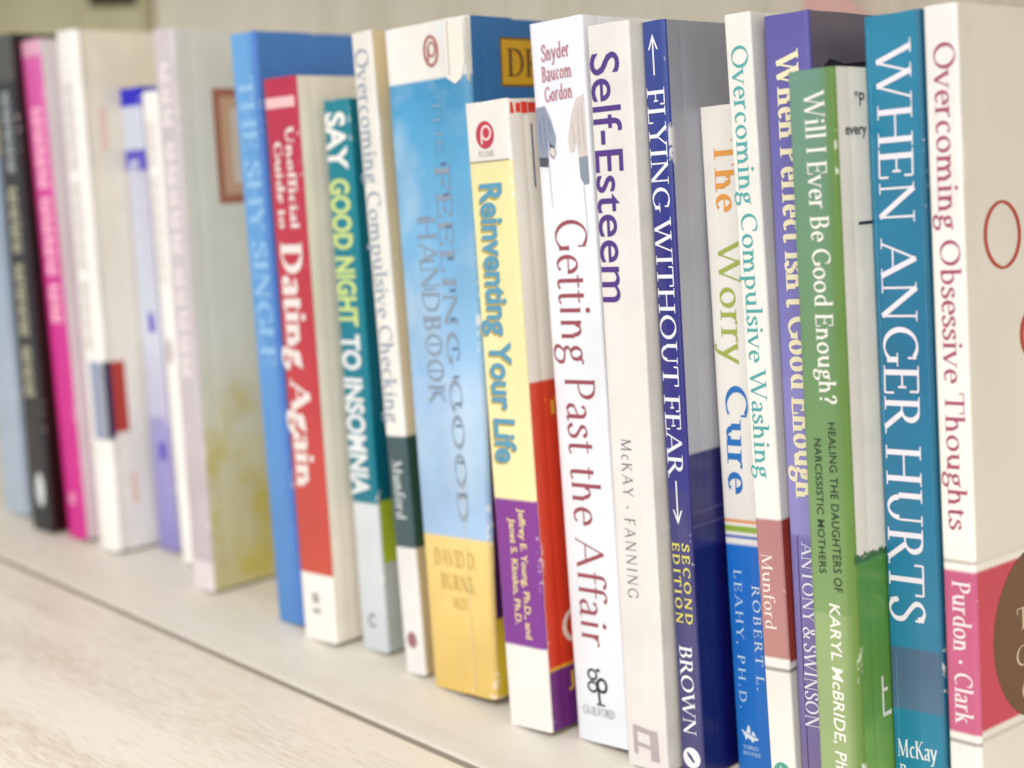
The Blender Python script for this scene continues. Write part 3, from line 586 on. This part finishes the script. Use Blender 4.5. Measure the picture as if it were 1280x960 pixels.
# cream white book with big purple letters
k = make_book('cream white book with large purple sans lettering and a grey mark at its foot', -.26090, .34742, .01613, 6.606, .22742, -.69,
    print_mat('warm_white_spine', bands(('e2dcd8', 'e6e0da'), 120, ('e6e0da', 'e6e1db')), rough=.36), print_mat('warm_white_cover', bands(('e4dfd3', 'e9e4d8'))), r=.0008)
text(k, 'title_lettering', 's', 'Self-Esteem', ink('543584'), 219.2, 145.6, .7, 11.6, .5, 10.8, sans=(.006,))
text(k, 'author_lettering', 's', 'McKAY * FANNING', ink('8d838c'), 104.2, 54.2, 4.3, 8.4, 3.9, 8.0, style=dict(thick=.12, thin=.07, serif=0, track=.16))
gm = ink('b5a9ac')
decal(k, 'emblem', 's', [([(2.9, 4.2), (4.5, 4.1), (4.5, 13.4), (2.9, 13.5)], 0), ([(9.6, 2.8), (12.8, 2.9), (12.4, 12.6), (9.3, 12.7)], 0), ([(4.5, 11.6), (9.3, 11.0), (9.3, 12.7), (4.5, 13.4)], 0), ([(4.5, 6.9), (9.5, 6.4), (9.5, 7.6), (4.5, 8.2)], 0)], gm)
# dark blue glossy book with arrows
k = make_book('narrow glossy dark blue book with white lettering between two arrows', -.24434, .35301, .00890, 6.763, .22869, -.69,
    print_mat('navy_spine', bands(('3c3a72', '343276'), 90, ('2e2b80', '27257c'), 170, ('272c86', '244292')), rough=.18, coat=1.0, wear_amt=.04),  # lighter blue top is the gloss sheen put into the colour
    print_mat('cloud_cover', bands(('101060', '15155e'), 72, ('262670', '30306e'), 101.4, ('b9bac0', 'a6a8b2'), 170, ('a8aab4', '8f919c')), mottle=.22, mottle_scale=16), curl=.0)
WH = ink('f0f0f4')
for z in (78.4, 82.6): decal(k, 'cover_rule', 'c', grid_rect(1, z, 40, z+1.0, 8), ink('41457e'))
text(k, 'title_lettering', 's', 'FLYING WITHOUT FEAR', WH, 209.6, 94.6, 1.0, 7.4, 1.4, 7.0, style=dict(thick=.135, thin=.055, serif=.11, sh=.04))
for z0, z1 in ((213.2, 225), (93, 79.6)):
    s = 1 if z1 > z0 else -1
    decal(k, 'arrow', 's', [[(3.85, z0), (4.35, z0), (4.35, z1-s), (3.85, z1-s)], [(4.1, z1), (2.3, z1-s*4.6), (2.9, z1-s*4.4), (4.1, z1-s*1.4)], [(4.1, z1), (4.1, z1-s*1.4), (5.3, z1-s*4.4), (5.9, z1-s*4.6)]], WH)
YE = ink('d9d067')
text(k, 'subtitle_lettering', 's', 'SECOND', YE, 74, 48.6, 5.0, 7.6, style=dict(thick=.19, thin=.11, serif=.08, sh=.06, track=.22))
text(k, 'subtitle_lettering', 's', 'EDITION', YE, 74, 48.6, 1.4, 4.0, style=dict(thick=.19, thin=.11, serif=.08, sh=.06, track=.22))
text(k, 'author_lettering', 's', 'BROWN', WH, 41.9, 13.4, 2.0, 6.7, style=ROMAN)
decal(k, 'emblem', 's', [disc(4.5, 6.3, 3.2, 3.3)], WH)
decal(k, 'emblem', 's', [[(2.6, 8), (3.3, 7.9), (4.6, 6.8), (5.6, 5.2), (5.2, 4.6), (4.4, 5.4), (3.2, 6.6)]], ink('3a3668'), layer0=3)
# short white and blue book
k = make_book('short white book with orange, green and blue lettering and a bright blue foot', -.23321, .36753, .02131, 7.428, .20468, -.69,
    print_mat('rainbow_spine', bands(('1f6fc0', '1a6cc8'), 73.2, 'f0ece4', 74.6, '3a62b8', 75.8, 'f0ece4', 76.9, '8cb03c', 78.2, 'f0ece4', 79.2, 'e08a3c', 80.4, ('eae6df', 'ede8de')), side=('1d8fd4', 60, 80)), print_mat('blue_white_cover', bands('1c62b8', 74, 'ece6dc')))
text(k, 'title_lettering', 's', 'The', ink('e59b45'), 195, 173.6, 4.8, 13.0, 4.4, 12.6, style=ROMAN)
text(k, 'title_lettering', 's', 'Worry', ink('a3b24e'), 165.4, 128, 4.2, 12.2, 3.4, 12.2, style=dict(thick=.125, thin=.045, serif=.09, sh=.035))
text(k, 'title_lettering', 's', 'Cure', ink('2a74c0'), 122.4, 88.6, 3.8, 11.8, 2.8, 10.6, style=ROMAN)
text(k, 'author_lettering', 's', 'ROBERT L.', ink('cfe4f4'), 60.6, 27.4, 9.3, 12.1, 9.1, 11.9, style=dict(thick=.13, thin=.05, serif=.09, sh=.04, track=.2))
text(k, 'author_lettering', 's', 'LEAHY, PH.D.', ink('bcdaf0'), 65, 20.6, 3.0, 5.8, 2.4, 5.0, style=dict(thick=.13, thin=.05, serif=.09, sh=.04, track=.2))
decal(k, 'emblem', 's', [[(2.4, 14.2), (4.2, 13.2), (7.2, 12.0), (8.6, 12.0), (8.2, 11.2), (5.6, 11.2), (3.4, 12.2)], [(4.2, 13.4), (5.0, 15.8), (5.6, 15.4), (5.8, 13.0)], [(6.0, 12.8), (6.8, 14.2), (7.8, 12.2)], [(3.6, 12.2), (3.9, 10.6), (4.5, 11.8)], [(5.6, 11.2), (6.6, 10.2), (7.0, 11.2)]], ink('e3edf4'))
htext(k, 'publisher_lettering', 's', 'THREE', ink('bfdcf2'), 2.6, 8.6, 8.0, 9.2, style=ROMAN)
htext(k, 'publisher_lettering', 's', 'RIVERS', ink('bfdcf2'), 2.6, 9.0, 6.0, 7.2, style=ROMAN)
# white book with teal lettering
k = make_book('narrow white book with teal lettering and a dusty rose band', -.21073, .35252, .00905, 7.818, .23090, -.69,
    print_mat('white_rose_spine', bands(('f2ece2', 'eae5df'), 43.8, '8f8a86', 44.3, 'efe9e2', 47, ('b98580', 'b57c7c'), 88.4, 'eeeae4', 91.2, '97928e', 91.7, ('ece8e2', 'ebe7df'))), 
    print_mat('white_brick_cover', bands(('efe9de', 'e9e5dc'), 43.6, '77726e', 44.2, 'efe9e2', 46.8, ('a8483e', 'a44038'), 88.4, 'eeeae4', 91.2, '97928e', 91.7, ('ebe7df', 'ebe7df'))), r=.0008)
text(k, 'title_lettering', 's', 'Overcoming Compulsive Washing', ink('4fa8a6'), 222.4, 100.2, 1.9, 7.4, 1.4, 6.6, style=dict(thick=.125, thin=.045, serif=.09, sh=.035))
text(k, 'author_lettering', 's', 'Munford', ink('f0dcd6'), 78.4, 55.6, 1.5, 5.2, style=ROMAN)
decal(k, 'emblem', 's', [disc(4.2, 11.6, 3.3, 4.4)], ink('58a890'))
decal(k, 'emblem', 's', [[(2.6, 10.4), (4.7, 10.8), (3.8, 15.2)]], WH, layer0=3)
# purple book
k = make_book('purple book with cream lettering, behind the short green one', -.20178, .35458, .01482, 7.211, .23009, -.69,
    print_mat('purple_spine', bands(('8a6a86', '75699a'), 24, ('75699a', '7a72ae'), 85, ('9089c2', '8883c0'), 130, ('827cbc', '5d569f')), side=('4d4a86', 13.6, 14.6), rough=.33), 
    print_mat('plum_cover', bands(('4b4570', '4b4570'), 120, ('62596c', '665e6e'))))
text(k, 'title_lettering', 's', 'When Perfect Isn\'t Good Enough', ink('ece2bd'), 219.8, 96, 3.8, 10.8, 3.3, 10.2, style=BOLDROMAN)
text(k, 'author_lettering', 's', 'ANTONY & SWINSON', ink('e6e2f0'), 83.4, 28.6, 4.2, 8.0, 2.6, 7.2, style=ROMAN)
decal(k, 'spine_rule', 's', [[(2.6, 3), (2.9, 3), (3.0, 85), (2.7, 85)]], ink('4c447c'))
decal(k, 'cover_lettering', 'c', [[(3, 205), (44, 205), (44, 216.5), (30, 217.2), (18, 216.2), (10, 217.4), (5, 214)]], ink('221a2c'))
decal(k, 'cover_mark', 'c', grid_rect(19.5, 214.3, 24, 215.6, 1), ink('9a9048'), layer0=3)
# short green book
k = make_book('short green book with white lettering and a cream and green cover', -.18708, .34126, .01428, 7.072, .21504, -.69,
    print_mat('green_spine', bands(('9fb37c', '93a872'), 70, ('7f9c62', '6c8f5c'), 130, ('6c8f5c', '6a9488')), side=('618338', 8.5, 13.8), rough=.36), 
    print_mat('cream_green_cover', bands(('86b050', '76a848'), 40, ('6aa040', '559038'), 84.6, ('ece6d8', 'e6e0d2')), wear_amt=.1))
text(k, 'title_lettering', 's', 'Will I Ever Be Good Enough?', ink('f2efe4'), 209.4, 127.4, 4.9, 10.9, 5.6, 10.6, style=dict(thick=.14, thin=.055, serif=.08, sh=.04))
BK = ink('23301f')
text(k, 'subtitle_lettering', 's', 'HEALING THE DAUGHTERS OF', BK, 122.5, 76.2, 7.7, 9.9, 7.3, 9.8, sans=(.006, 1.06))
text(k, 'subtitle_lettering', 's', 'NARCISSISTIC MOTHERS', BK, 118, 81, 3.2, 5.3, 3.0, 5.1, sans=(.006, 1.06))
text(k, 'author_lettering', 's', 'KARYL McBRIDE, Ph.D.', ink('f4f2e6'), 72.9, 20, 5.6, 8.8, 5.3, 8.9, sans=(.012, 1.04), shear=.12)
htext(k, 'cover_lettering', 'c', 'every', ink('2b2a2c'), 4.6, 15.4, 197.6, 200.6, sans=(.02,))
htext(k, 'cover_lettering', 'c', '"P', ink('2b2a2c'), 10, 15, 205, 208.6, sans=(.01,))
decal(k, 'cover_mark', 'c', grid_rect(9.4, 174, 18, 174.9, 1), ink('2b2a2c'))
decal(k, 'cover_picture', 'c', [[(.1, 84.2)]+[(.1+q*.42, 86.5+.35*math.sin(q*1.7)+.3*math.sin(q*.63)+random.uniform(-.25, .25)-q*.012) for q in range(52)]+[(21.6, 84.2)]], ink('3f7038'), layer0=1)
decal(k, 'cover_lettering', 'c', grid_rect(11.2, 40, 12.2, 50.5, 1)+[[(11.2, 39), (16, 38.6), (16, 40), (11.2, 40)], [(12.2, 46), (14.5, 45.8), (14.5, 46.8), (12.2, 47)]], ink('f2f0e4'), layer0=2)
# teal blue book
k = make_book('teal blue book with large white capitals and a slate band', -.17275, .35685, .01686, 7.136, .22964, -.69,
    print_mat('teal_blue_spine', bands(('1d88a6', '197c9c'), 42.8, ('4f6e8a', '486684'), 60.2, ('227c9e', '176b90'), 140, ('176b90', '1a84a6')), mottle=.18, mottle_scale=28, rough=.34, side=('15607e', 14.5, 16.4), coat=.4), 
    print_mat('teal_blue_cover', bands(('1f8cae', '1d7ca4'))))
def crease_line(k, a, z0, z1, m, w=.16, wob=.12):
    n = 22; rnd = random.Random(int(z0*10)); p = [(a+rnd.uniform(-wob, wob), z0+(z1-z0)*i/n, w*rnd.uniform(.3, 1)) for i in range(n+1)]
    decal(k, 'crease', 's', [[(p[i][0], p[i][1]), (p[i][0]+p[i][2], p[i][1]), (p[i+1][0]+p[i+1][2], p[i+1][1]), (p[i+1][0], p[i+1][1])] for i in range(n)], m, layer0=7)
crease_line(k, 1.6, 120, 226, ink('6fb3c8', .5)); crease_line(k, 15.2, 70, 190, ink('5f9db6', .5)); crease_line(k, 2.2, 12, 58, ink('6fa9bc', .5))
text(k, 'title_lettering', 's', 'WHEN ANGER HURTS', ink('e9e3ea'), 222.2, 66.8, 3.7, 13.6, .9, 11.4, style=dict(thick=.125, thin=.05, serif=.1, sh=.035))
htext(k, 'author_lettering', 's', 'McKay', ink('e6eef2'), 1.4, 13.4, 28.6, 33.6, style=ROMAN, rise=.6)
htext(k, 'author_lettering', 's', 'Rogers', ink('e6eef2'), 1.8, 14.2, 21.4, 26.4, style=ROMAN, rise=.6)
# white book at the right end
k = make_book('white book with maroon lettering and a rose band, pale cover facing right', -.15429, .35335, .01011, 7.5, .23212, -7,
    print_mat('white_maroon_spine', bands(('f4eee4', 'f2ede6'), 39.6, '9d968e', 40.1, 'f4efe6', 42.8, ('cc6488', 'c25a80'), 86.2, 'f4efe6', 88.4, '9d968e', 88.9, ('f6f0e4', 'ece7e2')), rough=.36),  # greys towards the top: soft shade put into the colour
    print_mat('white_crimson_cover', bands(('e6e1d6', 'e6e1d6'), 40.4, '6d665e', 41, 'e9e4d9', 43.6, ('c83a54', 'c02e48'), 86.6, 'e9e4d9', 88.9, '6d665e', 89.5, ('dcd6ca', 'd8d2c5')), mottle=.06), crease=.00003)  # duller above the band: shade from overhead put into the colour
MA = ink('a8496a')
text(k, 'title_lettering', 's', 'Overcoming Obsessive Thoughts', MA, 223, 97.2, 3.0, 9.2, 2.7, 8.2, style=dict(thick=.125, thin=.045, serif=.09, sh=.035))
text(k, 'author_lettering', 's', 'Purdon * Clark', ink('f6e6e8'), 83.8, 45, 3.0, 8.4, 2.7, 8.0, style=ROMAN)
RD = ink('b23a2c')
decal(k, 'cover_lettering', 'c', ring(18.2, 173.2, 9.0, 9.0, .75, 1.7), RD)
decal(k, 'cover_lettering', 'c', ring(35, 146, 10, 8.4, .75, 2.2), RD)
decal(k, 'cover_badge', 'c', [[(32.2+24.4*a*math.cos(math.tau*j/64), 64.6+24.4*a*math.sin(math.tau*j/64)) for a, j in ((s/4, i), ((s+1)/4, i), ((s+1)/4, i+1), (s/4, i+1))][(0 if s else 0):] if s else [(32.2, 64.6), (32.2+6.1*math.cos(math.tau*i/64), 64.6+6.1*math.sin(math.tau*i/64)), (32.2+6.1*math.cos(math.tau*(i+1)/64), 64.6+6.1*math.sin(math.tau*(i+1)/64))] for s in range(4) for i in range(64)], ink('6b4424'), layer0=1)
BG = ink('d9c6a4')
htext(k, 'badge_lettering', 'c', 'T', BG, 19.2, 26, 66.6, 72.6, style=LIGHT, layer0=3)
htext(k, 'badge_lettering', 'c', 'C', BG, 18.2, 25, 56.6, 62.2, style=LIGHT, layer0=3)
htext(k, 'badge_lettering', 'c', 'C', BG, 20.6, 27, 46.6, 52.4, style=LIGHT, layer0=3)

# pink paper standing behind the row, its slanting edge above the purple book
pts = [(-.319, .0003), (-.235, .0003), (-.206, .1746), (-.319, .2575)]
V = [(x, y, z) for y in (.5195, .5201) for x, z in pts]
pp = mesh_obj('pink_paper', V, [(0,1,2,3), (7,6,5,4), (0,4,5,1), (1,5,6,2), (2,6,7,3), (3,7,4,0)], ink('f6c6bc', .7), None, smooth=False)
tag(pp, 'pink sheet of paper with a slanting top edge showing above the purple book', 'paper')
